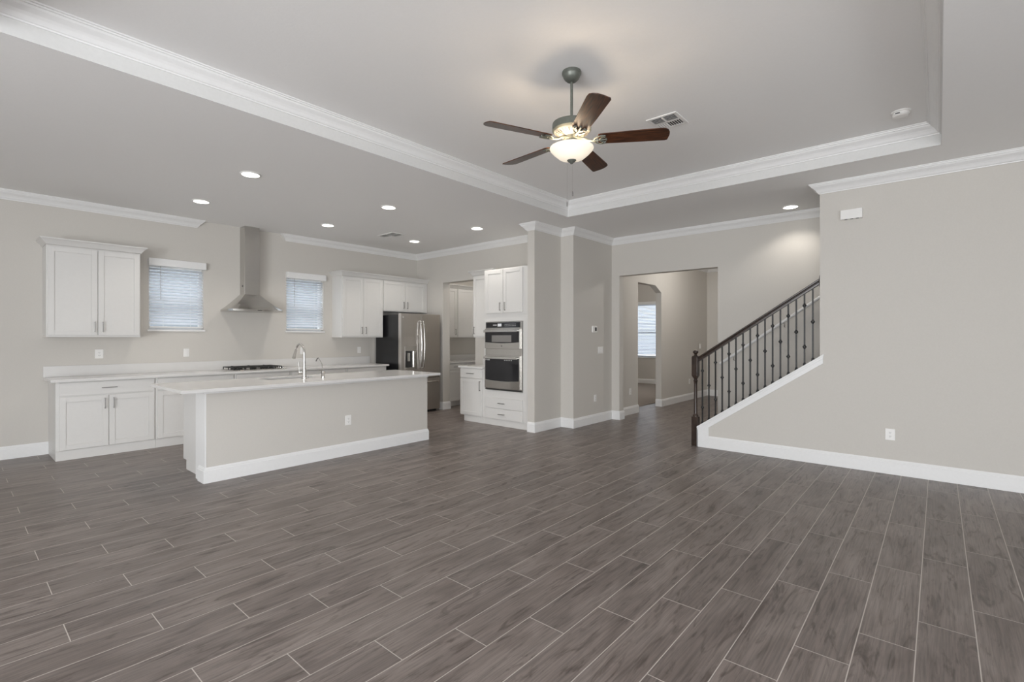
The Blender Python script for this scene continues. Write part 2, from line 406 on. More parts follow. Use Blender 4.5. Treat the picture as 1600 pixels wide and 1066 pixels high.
# ------------------------------------------------------------------ blinds
def blind(label, w_, zt, zb, zval, n, loc, rz=0, wand=True):
    """local x across, faces -y; origin at left top of the opening"""
    th = thing('window_blind', label, 'blind', loc, rz, 'slatted window blinds')
    box('valance', TRIM, -.012, w_+.018, -.07, 0, 0, zval, th, .004)
    mb = MB(); top = -.02; H = zt-zb; st = (H-.09)/n
    for i in range(n):
        z = top - .02 - i*st
        a = R(38); hw = .0255; cx = math.cos(a)*hw; sx = math.sin(a)*hw
        y = .03
        mb.prism([(y-cx, z-sx), (y-cx, z-sx+.003), (y, z+.004), (y+cx, z+sx+.003), (y+cx, z+sx), (y, z+.001)], 'x', .008, w_-.008)
    mb.build('slats', SLAT, th)
    zr = -H + .03
    box('bottom_rail', PLATE, .006, w_-.006, .005, .055, zr, zr+.02, th, .003)
    c = MB()
    for x in (w_*.25, w_*.75): c.tube([(x, .002, -.01), (x, .002, zr+.01)], .0012, 6)
    c.build('ladder_cord', PLATE, th)
    if wand: MB().tube([(w_*.2, -.012, .0), (w_*.2, -.012, -.46)], .004, 8).build('tilt_wand', PULL, th)
    return th
blind('white slatted blind on the kitchen window left of the range hood', W1[1]-W1[0], 2.40, 1.52, .10, 19, (W1[0], YK, 2.392))
blind('white slatted blind on the kitchen window right of the range hood', W2[1]-W2[0], 2.40, 1.52, .10, 19, (W2[0], YK, 2.392))
blind('tall white slatted blind seen through the hallway archway', W3[1]-W3[0], 2.43, .82, .08, 34, (14.1, W3[1], 2.43), R(-90), False)

# ------------------------------------------------------------------ cabinets
def pull(length=.13, vertical=True):
    mb = MB(); L = length/2
    if vertical:
        mb.box(-.005, .005, -.032, -.024, -L, L); mb.box(-.004, .004, -.026, 0, -L+.004, -L+.012); mb.box(-.004, .004, -.026, 0, L-.012, L-.004)
    else:
        mb.box(-L, L, -.032, -.024, -.005, .005); mb.box(-L+.004, -L+.012, -.026, 0, -.004, .004); mb.box(L-.012, L-.004, -.026, 0, -.004, .004)
    return mb
def shift(mb, dx, dy, dz): mb.v = [(x+dx, y+dy, z+dz) for x, y, z in mb.v]; return mb
def door_mb(x0, x1, z0, z1, y=0):
    mb = MB(); r = .057; T = .02
    mb.box(x0, x0+r, y-T, y, z0, z1); mb.box(x1-r, x1, y-T, y, z0, z1)
    mb.box(x0+r, x1-r, y-T, y, z0, z0+r); mb.box(x0+r, x1-r, y-T, y, z1-r, z1)
    mb.box(x0+r, x1-r, y-T+.009, y, z0+r, z1-r)
    return mb
def cabinet(name, label, loc, rz, w_, d, z0, z1, fronts, toe=0, toe_in=.0, group=None, crown_sides=None, extra=None, cat='cabinet'):
    """local frame: x across the front, front plane at y=0 facing -y, body behind"""
    th = thing(name, label, cat, loc, rz, group)
    mb = MB().box(0, w_, 0, d, z0, z1)
    if extra: extra(mb)
    mb.build('body', CAB, th, .002)
    if toe: box('toe_board', CAB, .0, w_, toe_in, d, 0, z0-.0005, th, .001)
    for f in fronts:
        k, x0, x1, c0, c1_ = f[:5]; h = f[5] if len(f) > 5 else None
        if k == 'door':
            o = door_mb(x0, x1, c0, c1_, -.001).build('door', CAB, th, .0015)
            if h: shift(pull(h[2] if len(h) > 2 else .13, True), h[0], -.021, h[1]).build('handle', PULL, o, .0015)
        else:
            o = MB().box(x0, x1, -.021, -.001, c0, c1_).build('drawer', CAB, th, .002)
            if h: shift(pull(h[2] if len(h) > 2 else .16, False), h[0], -.021, h[1]).build('handle', PULL, o, .0015)
    if crown_sides:
        # small cornice around the top: sides = (left return, right return)
        l, r_ = crown_sides; path = []
        if l: path.append((0, d))
        path += [(0, -.022), (w_, -.022)]
        if r_: path.append((w_, d))
        pr = [(0, 0), (.006, 0), (.012, .012), (.022, .026), (.040, .048), (.052, .058), (.060, .062), (.060, .075), (0, .075)]
        MB().sweep(path, pr, z1-.0).build('cornice', CAB, th)
    return th
YF = 7.53
base_g = 'white shaker base cabinets under the long counter'
UZ0, UZ1 = 1.412, 2.49
# base run on the kitchen wall
cabinet('base_cabinet', 'white shaker base cabinet with wide drawer over two doors, left end of the wall counter', (.82, YF+.02, 0), 0, .94, .58, .11, .897,
        [('drawer', .03, .925, .737, .885, (.475, .812, .15)), ('door', .03, .468, .118, .72, (.432, .625)), ('door', .474, .925, .118, .72, (.515, .625))], toe=.11, toe_in=.0, group=base_g)
cabinet('base_cabinet', 'white base cabinet just right of the two door end cabinet, partly behind the island', (1.762, YF+.02, 0), 0, .93, .58, .11, .897,
        [('drawer', .02, .91, .737, .885, (.465, .812, .15)), ('door', .02, .462, .118, .72, (.425, .625)), ('door', .468, .91, .118, .72, (.505, .625))], toe=.11, group=base_g)
cabinet('base_cabinet', 'white base cabinet directly below the gas cooktop', (2.694, YF+.02, 0), 0, .79, .58, .11, .897,
        [('drawer', .02, .77, .737, .885), ('door', .02, .392, .118, .72, (.36, .625)), ('door', .398, .77, .118, .72, (.43, .625))], toe=.11, group=base_g)
cabinet('base_cabinet', 'white base cabinet right of the cooktop, below the right kitchen window', (3.486, YF+.02, 0), 0, .945, .58, .11, .897,
        [('drawer', .02, .925, .737, .885, (.47, .812, .15)), ('door', .02, .47, .118, .72, (.43, .625)), ('door', .476, .925, .118, .72, (.515, .625))], toe=.11, group=base_g)
cabinet('base_cabinet', 'white base cabinet at the refrigerator end of the wall counter', (4.433, YF+.02, 0), 0, .80, .58, .11, .897,
        [('drawer', .02, .78, .737, .885, (.4, .812, .15)), ('door', .02, .397, .118, .72, (.36, .625)), ('door', .403, .78, .118, .72, (.44, .625))], toe=.11, group=base_g)
ct = MB().box(.775, 5.26, 7.497, YK-.001, .898, .928).box(.775, 5.26, YK-.021, YK-.001, .928, 1.06)
tag(ct.build('countertop', QUARTZ, None, .003), 'long pale quartz countertop with low backsplash along the window wall', 'countertop')
# uppers
cabinet('wall_cabinet', 'white two door wall cabinet with cornice, alone left of the left window', (.768, YK-.33, 0), 0, .89, .33, UZ0, UZ1,
        [('door', .012, .458, UZ0+.025, UZ1-.02, (.428, UZ0+.125)), ('door', .464, .878, UZ0+.025, UZ1-.02, (.505, UZ0+.125))], crown_sides=(1, 1), group='white shaker wall cabinets on the window wall')
cabinet('wall_cabinet', 'tall white two door wall cabinet between right window and refrigerator', (4.5, YK-.33, 0), 0, .83, .33, UZ0, UZ1,
        [('door', .012, .412, UZ0+.025, UZ1-.02, (.375, UZ0+.125)), ('door', .418, .818, UZ0+.025, UZ1-.02, (.455, UZ0+.125))], crown_sides=(1, 0), group='white shaker wall cabinets on the window wall')
cabinet('wall_cabinet', 'short white two door wall cabinet above the steel refrigerator', (5.331, YK-.33, 0), 0, 1.045, .33, 1.90, UZ1,
        [('door', .012, .492, 1.915, UZ1-.02, (.452, 2.03)), ('door', .498, .978, 1.915, UZ1-.02, (.538, 2.03))], crown_sides=(0, 0), group='white shaker wall cabinets on the window wall')
# right bank, facing -X
rz = R(-90)
def oven_bank():
    th = thing('oven_cabinet', 'tall white cabinet holding the double wall oven, beside the wall end', 'cabinet', (5.79, 5.62, 0), rz)
    wd = .967; z0o, z1o = .565, 1.665
    MB().box(0, wd, 0, .592, .10, z0o).box(0, wd, 0, .592, z1o, 2.505).box(0, .04, 0, .592, z0o, z1o).box(.82, wd, 0, .592, z0o, z1o).box(.04, .82, .56, .592, z0o, z1o).build('body', CAB, th, .002)
    box('toe_board', CAB, 0, wd, .006, .592, 0, .0995, th)
    for x0, x1, hx in ((.04, .424, .375), (.432, .822, .478)):
        o = door_mb(x0, x1, 1.80, 2.488, -.001).build('door', CAB, th, .0015)
        shift(pull(.13, True), hx, -.021, 1.90).build('handle', PULL, o, .0015)
    for c0, c1_ in ((.285, .445), (.11, .272)):
        o = MB().box(.04, .822, -.021, -.001, c0, c1_).build('drawer', CAB, th, .002)
        shift(pull(.13, False), .40, -.021, (c0+c1_)/2).build('handle', PULL, o, .0015)
oven_bank()
cabinet('wall_cabinet', 'narrow white wall cabinet left of the tall oven cabinet', (6.07, 6.155, 0), rz, .535, .312, UZ0, 2.49,
        [('door', .012, .522, UZ0+.025, 2.47, (.05, UZ0+.12))], crown_sides=(1, 0))
cabinet('base_cabinet', 'narrow white base cabinet with one drawer and door, left of the wall oven', (5.79, 6.185, 0), rz, .563, .592, .10, .898,
        [('drawer', .012, .53, .735, .885, (.265, .81)), ('door', .012, .53, .115, .72, (.49, .61, .16))], toe=0)
box('toe_board', CAB, .08, .563, .006, .592, 0, .0995, bpy.data.objects['base_cabinet.005'])
sc_ = MB().box(5.755, XS, 5.622, 6.215, .899, .928).box(XS-.02, XS, 5.622, 6.215, .928, 1.05)
tag(sc_.build('countertop', QUARTZ, None, .003), 'short pale countertop on the narrow cabinet left of the wall oven', 'countertop')

# pantry seen through the opening
cabinet('wall_cabinet', 'white wall cabinet with one door, left one inside the pantry doorway', (6.57, 7.80, 0), 0, .61, .33, UZ0, 2.46,
        [('door', .06, .598, UZ0+.015, 2.45, (.555, UZ0+.12))], crown_sides=(0, 0), group='pantry wall cabinets')
cabinet('wall_cabinet', 'white wall cabinet with paired doors, right one inside the pantry doorway', (7.185, 7.80, 0), 0, .91, .33, UZ0, 2.46,
        [('door', .02, .50, UZ0+.015, 2.45, (.46, UZ0+.12)), ('door', .506, .90, UZ0+.015, 2.45, (.55, UZ0+.12))], crown_sides=(0, 0), group='pantry wall cabinets')
cabinet('base_cabinet', 'white base cabinet seen inside the pantry doorway', (6.57, 7.52, 0), 0, 1.52, .61, .10, .885,
        [('drawer', .06, .62, .75, .872, (.33, .812, .15)), ('door', .06, .62, .115, .735), ('drawer', .63, 1.5, .75, .872, (1.06, .812, .15)), ('door', .63, 1.06, .115, .735), ('door', 1.066, 1.5, .115, .735)], toe=.1, toe_in=.07)
pc = MB().box(6.562, 8.098, 7.48, YK, .886, .916).box(6.562, 8.098, YK-.02, YK, .916, 1.03)
tag(pc.build('countertop', QUARTZ, None, .003), 'pale countertop with backsplash inside the pantry doorway', 'countertop')

# ------------------------------------------------------------------ kitchen island
isl = thing('kitchen_island', 'long white kitchen island with greige painted front panel and tall baseboard', 'kitchen island', (1.64, 5.33, 0))
L = 2.725
MB().box(.012, L, .005, .17, 0, .893).build('front_wall', WALL, isl)
ep = MB().box(0, .012, .003, .27, 0, .893); ep.box(.0, .012, .27, .272, 0, .893)
ep.build('end_panel', TRIM, isl, .001)
MB().box(.05, .70, .2725, .84, .10, .893).box(1.47, L, .2725, .84, .10, .893).box(.70, 1.47, .2725, .84, .10, .66).box(.70, 1.47, .80, .84, .66, .893).box(.05, L, .2725, .74, 0, .10).build('cabinet_body', CAB, isl, .002)
MB().sweep([(0, .165), (0, .005), (L, .005), (L, .165)][::1], BASE, .0005).build('baseboard', TRIM, isl)
MB().sweep([(0, .165), (0, .003), (L, .003), (L, .165)], [(0, 0), (0, -.03), (.008, -.03), (.012, -.016), (.02, -.004), (.02, 0)], .892).build('cove_moulding', TRIM, isl)
for i in range(4):
    x0 = .05 + i*.665
    d = door_mb(0, .30, .115, .72, 0)
    d.v = [(-x+x0+.32, -y+.84, z) for x, y, z in d.v]; o1 = d.build('door', CAB, isl, .0015)
    p_ = pull(.13, True); p_.v = [(-x+x0+.05, -y+.86, z+.62) for x, y, z in p_.v]; p_.build('handle', PULL, o1)
    d = door_mb(0, .30, .115, .72, 0)
    d.v = [(-x+x0+.63, -y+.84, z) for x, y, z in d.v]; o1 = d.build('door', CAB, isl, .0015)
    p_ = pull(.13, True); p_.v = [(-x+x0+.59, -y+.86, z+.62) for x, y, z in p_.v]; p_.build('handle', PULL, o1)
    d = MB().box(x0+.02, x0+.63, .84, .86, .737, .885).build('drawer', CAB, isl, .002)
# slab with sink cut-out
SX0, SX1, SY0, SY1 = 2.41, 3.03, 5.73, 6.07
mb = MB(); z0, z1 = .8935, .9235
X0, X1, Y0, Y1 = 1.40, 4.455, 5.16, 6.20
mb.add([(x, y, z) for z in (z0, z1) for x, y in ((X0, Y0), (X1, Y0), (X1, Y1), (X0, Y1), (SX0, SY0), (SX1, SY0), (SX1, SY1), (SX0, SY1))],
       [(8, 9, 13, 12), (9, 10, 14, 13), (10, 11, 15, 14), (11, 8, 12, 15), (0, 4, 5, 1), (1, 5, 6, 2), (2, 6, 7, 3), (3, 7, 4, 0),
        (0, 1, 9, 8), (1, 2, 10, 9), (2, 3, 11, 10), (3, 0, 8, 11), (4, 12, 13, 5), (5, 13, 14, 6), (6, 14, 15, 7), (7, 15, 12, 4)])
tag(mb.build('countertop', QUARTZ, None, .003), 'wide pale quartz slab on the kitchen island with overhanging ends', 'countertop')
# undermount sink
mb = MB(); q = .012
def ring(a, z): return [(SX0-a, SY0-a, z), (SX1+a, SY0-a, z), (SX1+a, SY1+a, z), (SX0-a, SY1+a, z)]
mb.add(ring(.03, .8930) + ring(-.0, .8930) + ring(-.015, .70), [(0, 1, 5, 4), (1, 2, 6, 5), (2, 3, 7, 6), (3, 0, 4, 7), (4, 5, 9, 8), (5, 6, 10, 9), (6, 7, 11, 10), (7, 4, 8, 11), (8, 9, 10, 11)])
sk = tag(mb.build('sink', mat('dark_sink_steel', (.25, .24, .23), .3, 1)), 'undermount steel sink sunk into the kitchen island top', 'sink')
MB().lathe([(.0, .703), (.045, .703), (.045, .701), (.0, .701)], (SX0+SX1)/2, (SY0+SY1)/2, 20, False).build('drain', CHROME, sk)

# faucet
FX, FY, FZ = 2.752, 5.60, .9235
fa = thing('kitchen_faucet', 'brushed nickel gooseneck faucet behind the island sink', 'faucet', (FX, FY, FZ))
MB().lathe([(.0, 0), (.030, 0), (.030, .006), (.024, .012), (.023, .05), (.0215, .10), (.016, .17), (.0125, .26), (.0125, .262), (0, .262)], n=24).build('body', CHROME, fa, smooth=True)
pts = [(0, 0, .255), (0, 0, .30)]
for i in range(0, 17):
    a = math.pi*(i/16)*.86; pts.append((0, .105*(1-math.cos(a)), .30+.105*math.sin(a)))
MB().tube(pts, .0118, 14).build('spout', CHROME, fa, smooth=True)
e = Vector(pts[-1]); dr = (Vector(pts[-1])-Vector(pts[-2])).normalized()
MB().tube([e-dr*.002, e+dr*.02, e+dr*.06, e+dr*.125], [.0125, .0135, .0165, .021], 16).build('spray_head', CHROME, fa, smooth=True)
MB().tube([(-.018, 0, .07), (-.072, 0, .07)], .0165, 16).build('valve', CHROME, fa, smooth=True)
MB().tube([(-.060, 0, .085), (-.066, 0, .15), (-.070, 0, .20)], [.005, .004, .0035], 8).build('lever', CHROME, fa, smooth=True)
fd = thing('filter_faucet', 'small slim filtered water tap on the island right of the tall faucet', 'faucet', (2.985, 5.60, FZ))
MB().lathe([(0, 0), (.024, 0), (.024, .008), (.020, .012), (.020, .055), (.023, .06), (.023, .075), (0, .075)], n=20).build('base', CHROME, fd, smooth=True)
MB().tube([(.0, 0, .07), (.0, .01, .12), (.0, .03, .165), (0, .07, .205), (0, .115, .235)], .0035, 8).build('spout', CHROME, fd, smooth=True)
MB().tube([(0, .112, .236), (0, .145, .222), (0, .170, .195)], [.006, .0065, .0065], 10).build('nozzle', PULL, fd, smooth=True)
MB().tube([(-.015, 0, .078), (-.045, .0, .083)], .004, 8).build('lever', CHROME, fd, smooth=True)

# ------------------------------------------------------------------ cooktop
ck = thing('gas_cooktop', 'stainless gas cooktop with black grates set in the wall counter', 'cooktop', (2.70, 7.60, .9285))
MB().box(0, .76, 0, .48, 0, .010).build('plate', STEEL, ck, .004)
bpos = [(.13, .13), (.13, .36), (.36, .245), (.58, .36), (.58, .13)]
for i, (x, y) in enumerate(bpos):
    MB().lathe([(0, .010), (.045, .010), (.045, .022), (.030, .026), (.030, .032), (0, .032)], x, y, 20).build('burner', GRATE, ck, smooth=True)
for gx0, gx1 in ((.012, .245), (.25, .47), (.475, .70)):
    g = MB(); h0, h1 = .036, .048
    g.box(gx0, gx0+.012, .03, .455, h0, h1); g.box(gx1-.012, gx1, .03, .455, h0, h1)
    for y in (.03, .13, .237, .345, .443): g.box(gx0+.012, gx1-.012, y, y+.012, h0, h1)
    xm = (gx0+gx1)/2; g.box(xm-.006, xm+.006, .042, .443, h0-.003, h1+.005)
    for x in (gx0, gx1-.012):
        for y in (.03, .237, .443): g.box(x, x+.012, y, y+.012, .010, h0)
    g.build('grate', GRATE, ck, .002)
for i in range(5):
    MB().lathe([(0, .010), (.018, .010), (.016, .040), (.014, .042), (0, .042)], .731, .07+i*.082, 16).build('knob', CHROME, ck, smooth=True)

# ------------------------------------------------------------------ range hood
hd = thing('range_hood', 'stainless chimney range hood over the cooktop', 'range hood', (3.086, YK, 1.80))
MB().box(-.108, .108, -.19, 0, .26, 1.3045).build('chimney', STEEL, hd, .002)
box('vent_grille', DARKP, -.1095, -.1075, -.12, -.09, .38, .41, hd)
# flared canopy, its lower part curved outward
def rect(hw, dp, z, bow=0):
    p = [(-hw, 0, z), (-hw, -dp*.75, z)]
    for i in range(9):
        s_ = -1+i/4; p.append((hw*s_*.94, -(dp - bow*s_*s_*.9), z))
    return p + [(hw, -dp*.75, z), (hw, 0, z)]
secs = [rect(.38, .47, 0, .05), rect(.38, .47, .028, .05)]
for k in range(1, 9):
    t_ = k/8; e_ = 1-(1-t_)**1.0
    hw = .38 + (.115-.38)*(t_**.93); dp = .47 + (.195-.47)*(t_**.93); secs.append(rect(hw, dp, .028+.237*t_**1.06, .05*(1-t_)))
n = len(secs[0]); mb = MB()
fs = [tuple(range(n))]
for k in range(len(secs)-1):
    for i in range(n): fs.append((k*n+i, k*n+(i+1) % n, (k+1)*n+(i+1) % n, (k+1)*n+i))
fs.append(tuple(range((len(secs)-1)*n, len(secs)*n)))
mb.add([p for s_ in secs for p in s_], fs).build('canopy', STEEL, hd, smooth=True)
MB().box(-.03, .03, -.4745, -.468, .009, .019).build('control_strip', DARKP, hd)

# ------------------------------------------------------------------ refrigerator
fr = thing('refrigerator', 'stainless french door refrigerator with black side and water dispenser', 'refrigerator', (5.37, 7.30, 0))
MB().box(.012, .903, .085, .80, .03, 1.825).build('body', FBLACK, fr, .004)
box('base_grille', DARKP, .02, .895, .10, .75, 0, .03, fr)
def fdoor(x0, x1, z0, z1, hole=None):
    mb = MB()
    if hole is None: return mb.box(x0, x1, 0, .08, z0, z1)
    a, b_, c, d = hole
    for bx in ((x0, a, z0, z1), (b_, x1, z0, z1), (a, b_, z0, c), (a, b_, d, z1)): mb.box(bx[0], bx[1], 0, .08, bx[2], bx[3])
    return mb
ld = MB().box(0, .455, 0, .08, .66, 1.85).build('door', STEELV, fr, .006)
rd = MB().box(.459, .915, 0, .08, .66, 1.85).build('door', STEELV, fr, .006)
dz = MB().box(0, .915, 0, .08, .045, .65).build('freezer_drawer', STEELV, fr, .006)
for par, x in ((ld, .425), (rd, .492)):
    pts = [(x, -.0, .84), (x, -.035, .86), (x, -.055, 1.0), (x, -.066, 1.27), (x, -.055, 1.56), (x, -.035, 1.70), (x, -.0, 1.72)]
    MB().tube(pts, .0125, 12).build('handle', CHROME, par, smooth=True)
pts = [(.08, 0, .575), (.095, -.045, .575), (.4575, -.06, .575), (.82, -.045, .575), (.835, 0, .575)]
MB().tube(pts, .0125, 12).build('handle', CHROME, dz, smooth=True)
dp = MB().box(.088, .352, -.004, 0, .83, 1.255); dp.build('dispenser_surround', STEEL, ld, .001)
box('dispenser_cavity', DARKP, .10, .340, -.0055, -.0035, .86, 1.165, ld)
MB().box(.135, .185, -.02, -.005, .98, 1.13).build('dispenser_paddle', CHROME, ld, .004)
MB().tube([(.27, -.012, .87), (.27, -.012, 1.16)], .045, 16).build('dispenser_back', STEEL, ld, smooth=True)
MB().box(.10, .24, -.03, -.004, .845, .865).build('drip_tray', CHROME, ld, .003)
MB().lathe([(0, 0), (.014, 0), (.014, .002), (0, .002)], n=20).build('badge', PLATE, ld)
bd = bpy.data.objects['badge']; bd.location = (.05, -.002, 1.78); bd.rotation_euler = (R(90), 0, 0)

# ------------------------------------------------------------------ wall oven (local frame x across, faces -y)
ov = thing('wall_oven', 'stainless combination microwave and wall oven built into the tall white cabinet', 'oven', (5.79, 5.62, 0), rz)
ox0, ox1 = .045, .815
MB().box(.05, .81, 0, .55, .572, 1.66).build('body', FBLACK, ov)
MB().box(ox0, ox1, -.018, -.001, .572, 1.66).build('trim_frame', STEEL, ov, .002)
cp = MB().box(.062, .775, -.026, -.018, 1.565, 1.648).build('control_panel', BGLASS, ov, .001)
MB().box(.32, .40, -.0275, -.026, 1.585, 1.63).build('display', emis('lit_display', (.8, .85, .9), .35, (.5, .5, .5)), cp)
dm = MB()
for i in range(6): dm.box(.22+i*.014, .228+i*.014, -.0268, -.026, 1.60, 1.615)
for i in range(8): dm.box(.47+i*.03, .488+i*.03, -.0268, -.026, 1.59, 1.595); dm.box(.47+i*.03, .488+i*.03, -.0268, -.026, 1.615, 1.62)
dm.build('keys', PLATE, cp)
def ovdoor(z0, z1, g0, g1, hz, name):
    d = MB().box(.050, .79, -.045, -.0185, z0, z1).build(name, STEEL, ov, .003)
    pts = []
    for i in range(13):
        s_ = i/12; pts.append((.066+(.775-.066)*s_, g0 - .016*math.sin(math.pi*s_)))
    MB().prism(pts + [(.775, g1), (.066, g1)], 'y', -.0475, -.044).build('door_glass', BGLASS, d)
    h = MB().box(.066, .77, -.095, -.078, hz-.022, hz+.014).box(.07, .09, -.079, -.044, hz-.012, hz+.008).box(.745, .765, -.079, -.044, hz-.012, hz+.008)
    h.build('handle', CHROME, d, .004)
    return d
md = ovdoor(1.235, 1.548, 1.335, 1.50, 1.515, 'microwave_door')
MB().box(.21, .625, -.0485, -.0472, 1.338, 1.445).build('viewing_window', mat('grey_microwave_mesh', (.22, .21, .20), .25), md)
od = ovdoor(.60, 1.125, .735, 1.075, 1.092, 'oven_door')
kk = MB()
for x in (.075, .115, .145): kk.box(x, x+.016, -.049, -.0474, 1.045, 1.06)
for i in range(5): kk.box(.48+i*.035, .495+i*.035, -.049, -.0474, 1.048, 1.056)
kk.build('oven_marks', PLATE, od)
MB().box(ox0, ox1, -.022, -.018, 1.135, 1.222).build('middle_trim', STEEL, ov, .001)
MB().box(ox0, ox1, -.030, -.018, .575, .592).build('bottom_vent', DARKP, ov)
o = MB().lathe([(0, 0), (.013, 0), (.013, .0015), (0, .0015)], n=20).build('round_badge', PULL, md); o.location = (.42, -.0448, 1.275); o.rotation_euler = (R(90), 0, 0)

# ------------------------------------------------------------------ recessed downlights
proto = None
spots = [((2.08, 5.40), 'lit recessed downlight over the left end of the island'), ((2.09, 6.93), 'lit recessed downlight in front of the left kitchen window'),
         ((3.78, 5.40), 'lit recessed downlight over the middle of the island'), ((3.78, 6.95), 'lit recessed downlight between range hood and ceiling vent'),
         ((5.40, 5.40), 'lit recessed downlight nearest the wall oven'), ((5.40, 6.95), 'lit recessed downlight in front of the refrigerator'),
         ((7.18, 1.45), 'lit recessed downlight above the staircase')]
for (x, y), lab in spots:
    if proto is None:
        proto = thing('recessed_light', lab, 'ceiling light', (x, y, CZ), 0, 'recessed downlights in the kitchen ceiling')
        MB().lathe([(.083, -.0015), (.098, -.0015), (.100, -.004), (.094, -.011), (.083, -.012)], n=32, cap=False).build('trim_ring', PLATE, proto, smooth=True)
        MB().lathe([(0, -.0075), (.0835, -.0075), (.0835, -.0035), (0, -.0035)], n=32, cap=False).build('diffuser', LED, proto)
        o = proto
    else: o = dup(proto, (x, y, CZ), label=lab)
    lamp('downlight_lamp', (x, y, CZ-.03), 18 if x > 7 else 26, (1, .94, .86), .06, 130)
o['group'] = 'recessed downlight over the stairs'
# point lights added unseen at the ceiling to brighten hall, pantry and study
for x, y, p in ((9.6, 3.0, 48), (7.2, 7.0, 14), (11.3, 6.2, 60)):
    l = lamp('added_room_light', (x, y, CZ-.06), p, (1, .96, .91), .08)

# ------------------------------------------------------------------ ceiling vents and detectors
def vent(label, x, y, z, w_, h_):
    th = thing('ceiling_vent', label, 'air vent', (x, y, z), 0, 'white ceiling air registers')
    a, b_ = w_/2, h_/2; f = .03
    MB().box(-a, a, -b_, -b_+f, -.008, 0).box(-a, a, b_-f, b_, -.008, 0).box(-a, -a+f, -b_+f, b_-f, -.008, 0).box(a-f, a, -b_+f, b_-f, -.008, 0).build('frame', PLATE, th, .002)
    MB().box(-a+f, a-f, -b_+f, b_-f, -.002, 0).build('duct_opening', DARKP, th)
    m = MB()
    xi, yi = a-f, b_-f      # two halves of lengthwise louvres, then crosswise ones thrown two ways
    up = [(0, -.0135), (.011, -.007), (.013, -.0075), (.002, -.0145)]; dn = [(0, -.007), (.011, -.0135), (.013, -.0125), (.002, -.006)]
    n = 5
    for i in range(n):
        x0 = -xi + .004 + i*(xi/n)
        for y0, y1 in ((-yi, -.006), (.006, yi)): m.prism([(x0+p, q) for p, q in up], 'y', y0, y1)
    n = 5
    for i in range(n):
        y0 = -yi + .004 + i*(yi/n); m.prism([(y0+p, q) for p, q in up], 'x', .006, xi)
        y0 = .008 + i*(yi/n); m.prism([(y0+p, q) for p, q in dn], 'x', .006, xi)
    m.box(-.006, .004, -b_+f, b_-f, -.012, -.002); m.box(-a+f, 0, -.006, .006, -.012, -.002)
    m.build('louvres', PLATE, th)
vent('square white air register in the tray ceiling beside the fan', 4.155, 1.80, TZ, .28, .27)
vent('white air register in the flat kitchen ceiling near the hood', 4.835, 6.84, CZ, .25, .42)
sd = thing('smoke_detector', 'round white smoke detector in the tray ceiling corner', 'smoke detector', (5.27, .24, TZ))
MB().lathe([(0, 0), (.068, 0), (.068, -.008), (.058, -.012), (.060, -.032), (.050, -.042), (.0, -.044)], n=32, cap=False).build('housing', PLATE, sd, smooth=True)
box('test_slot', DARKP, -.068, -.058, .005, .035, -.030, -.025, sd)

# ------------------------------------------------------------------ wall plates
def plate(name, label, cat, loc, rz_, kind, w_=.072, group=None):
    th = thing(name, label, cat, loc, rz_, group)
    MB().box(-w_/2, w_/2, -.006, -.0005, -.058, .058).build('cover_plate', PLATE, th, .002)
    if kind == 'outlet':
        MB().box(-.0165, .0165, -.009, -.006, -.034, .034).build('receptacle', PLATE, th, .001)
        s_ = MB()
        for zz in (-.019, .019):
            s_.box(-.0075, -.0050, -.0095, -.0089, zz-.003, zz+.006); s_.box(.0050, .0075, -.0095, -.0089, zz-.003, zz+.006); s_.box(-.0022, .0022, -.0095, -.0089, zz-.010, zz-.006)
        s_.build('slots', DARKP, th)
    elif kind == 'switch':
        k = max(1, round(w_/.055) - 0) if w_ > .1 else 1
        for i in range(k):
            x = (i-(k-1)/2)*.046
            MB().box(x-.0165, x+.0165, -.0105, -.006, -.033, .033).build('rocker', PLATE, th, .002)
    return th
G = 'white wall outlets and switches'
Yw = YK-.0
plate('wall_outlet', 'white outlet under the lone left wall cabinet', 'outlet', (1.297, YK, 1.197), 0, 'outlet', .085, G)
plate('light_switch', 'white switch plate below the left kitchen window', 'switch', (2.263, YK, 1.192), 0, 'switch', .072, G)
plate('light_switch', 'white switch plate on the wall directly behind the gooseneck faucet', 'switch', (3.96, YK, 1.185), 0, 'switch', .072, G)
plate('light_switch', 'white switch plate left of the refrigerator under the tall wall cabinet', 'switch', (5.04, YK, 1.18), 0, 'switch', .072, G)
plate('wall_outlet', 'white outlet in the greige front of the kitchen island', 'outlet', (3.16, 5.335, .42), 0, 'outlet', .078, G)
plate('wall_outlet', 'white outlet low on the right wall above the baseboard', 'outlet', (XS, .378, .408), rz, 'outlet', .080, G)
plate('wall_outlet', 'white outlet low on the wall below the thermostat', 'outlet', (7.02, 4.278, .41), 0, 'outlet', .075, G)
plate('light_switch', 'triple white switch plate right below the thermostat', 'switch', (7.19, 4.278, 1.20), 0, 'switch', .165, G)
plate('wall_outlet', 'white outlet low on the hallway wall left of the archway', 'outlet', (8.24, 4.278, .42), 0, 'outlet', .075, G)
plate('wall_outlet', 'white outlet low on the hallway wall right of the archway', 'outlet', (11.08, 4.278, .42), 0, 'outlet', .075, G)
plate('light_switch', 'white switch plate at the far end of the hallway wall', 'switch', (11.74, 4.278, 1.21), 0, 'switch', .1, G)
tm = thing('thermostat', 'white wall thermostat with small dark display', 'thermostat', (6.985, 4.278, 1.545))
MB().box(-.07, .07, -.025, -.0005, -.052, .052).build('housing', PLATE, tm, .006)
box('display', DARKP, -.005, .045, -.0262, -.0248, -.028, .032, tm)
ch = thing('door_chime', 'white rectangular door chime box high on the right wall', 'door chime', (XS, .706, 2.727), rz)
MB().box(-.097, .097, -.045, -.0005, -.05, .052).build('housing', PLATE, ch, .004)
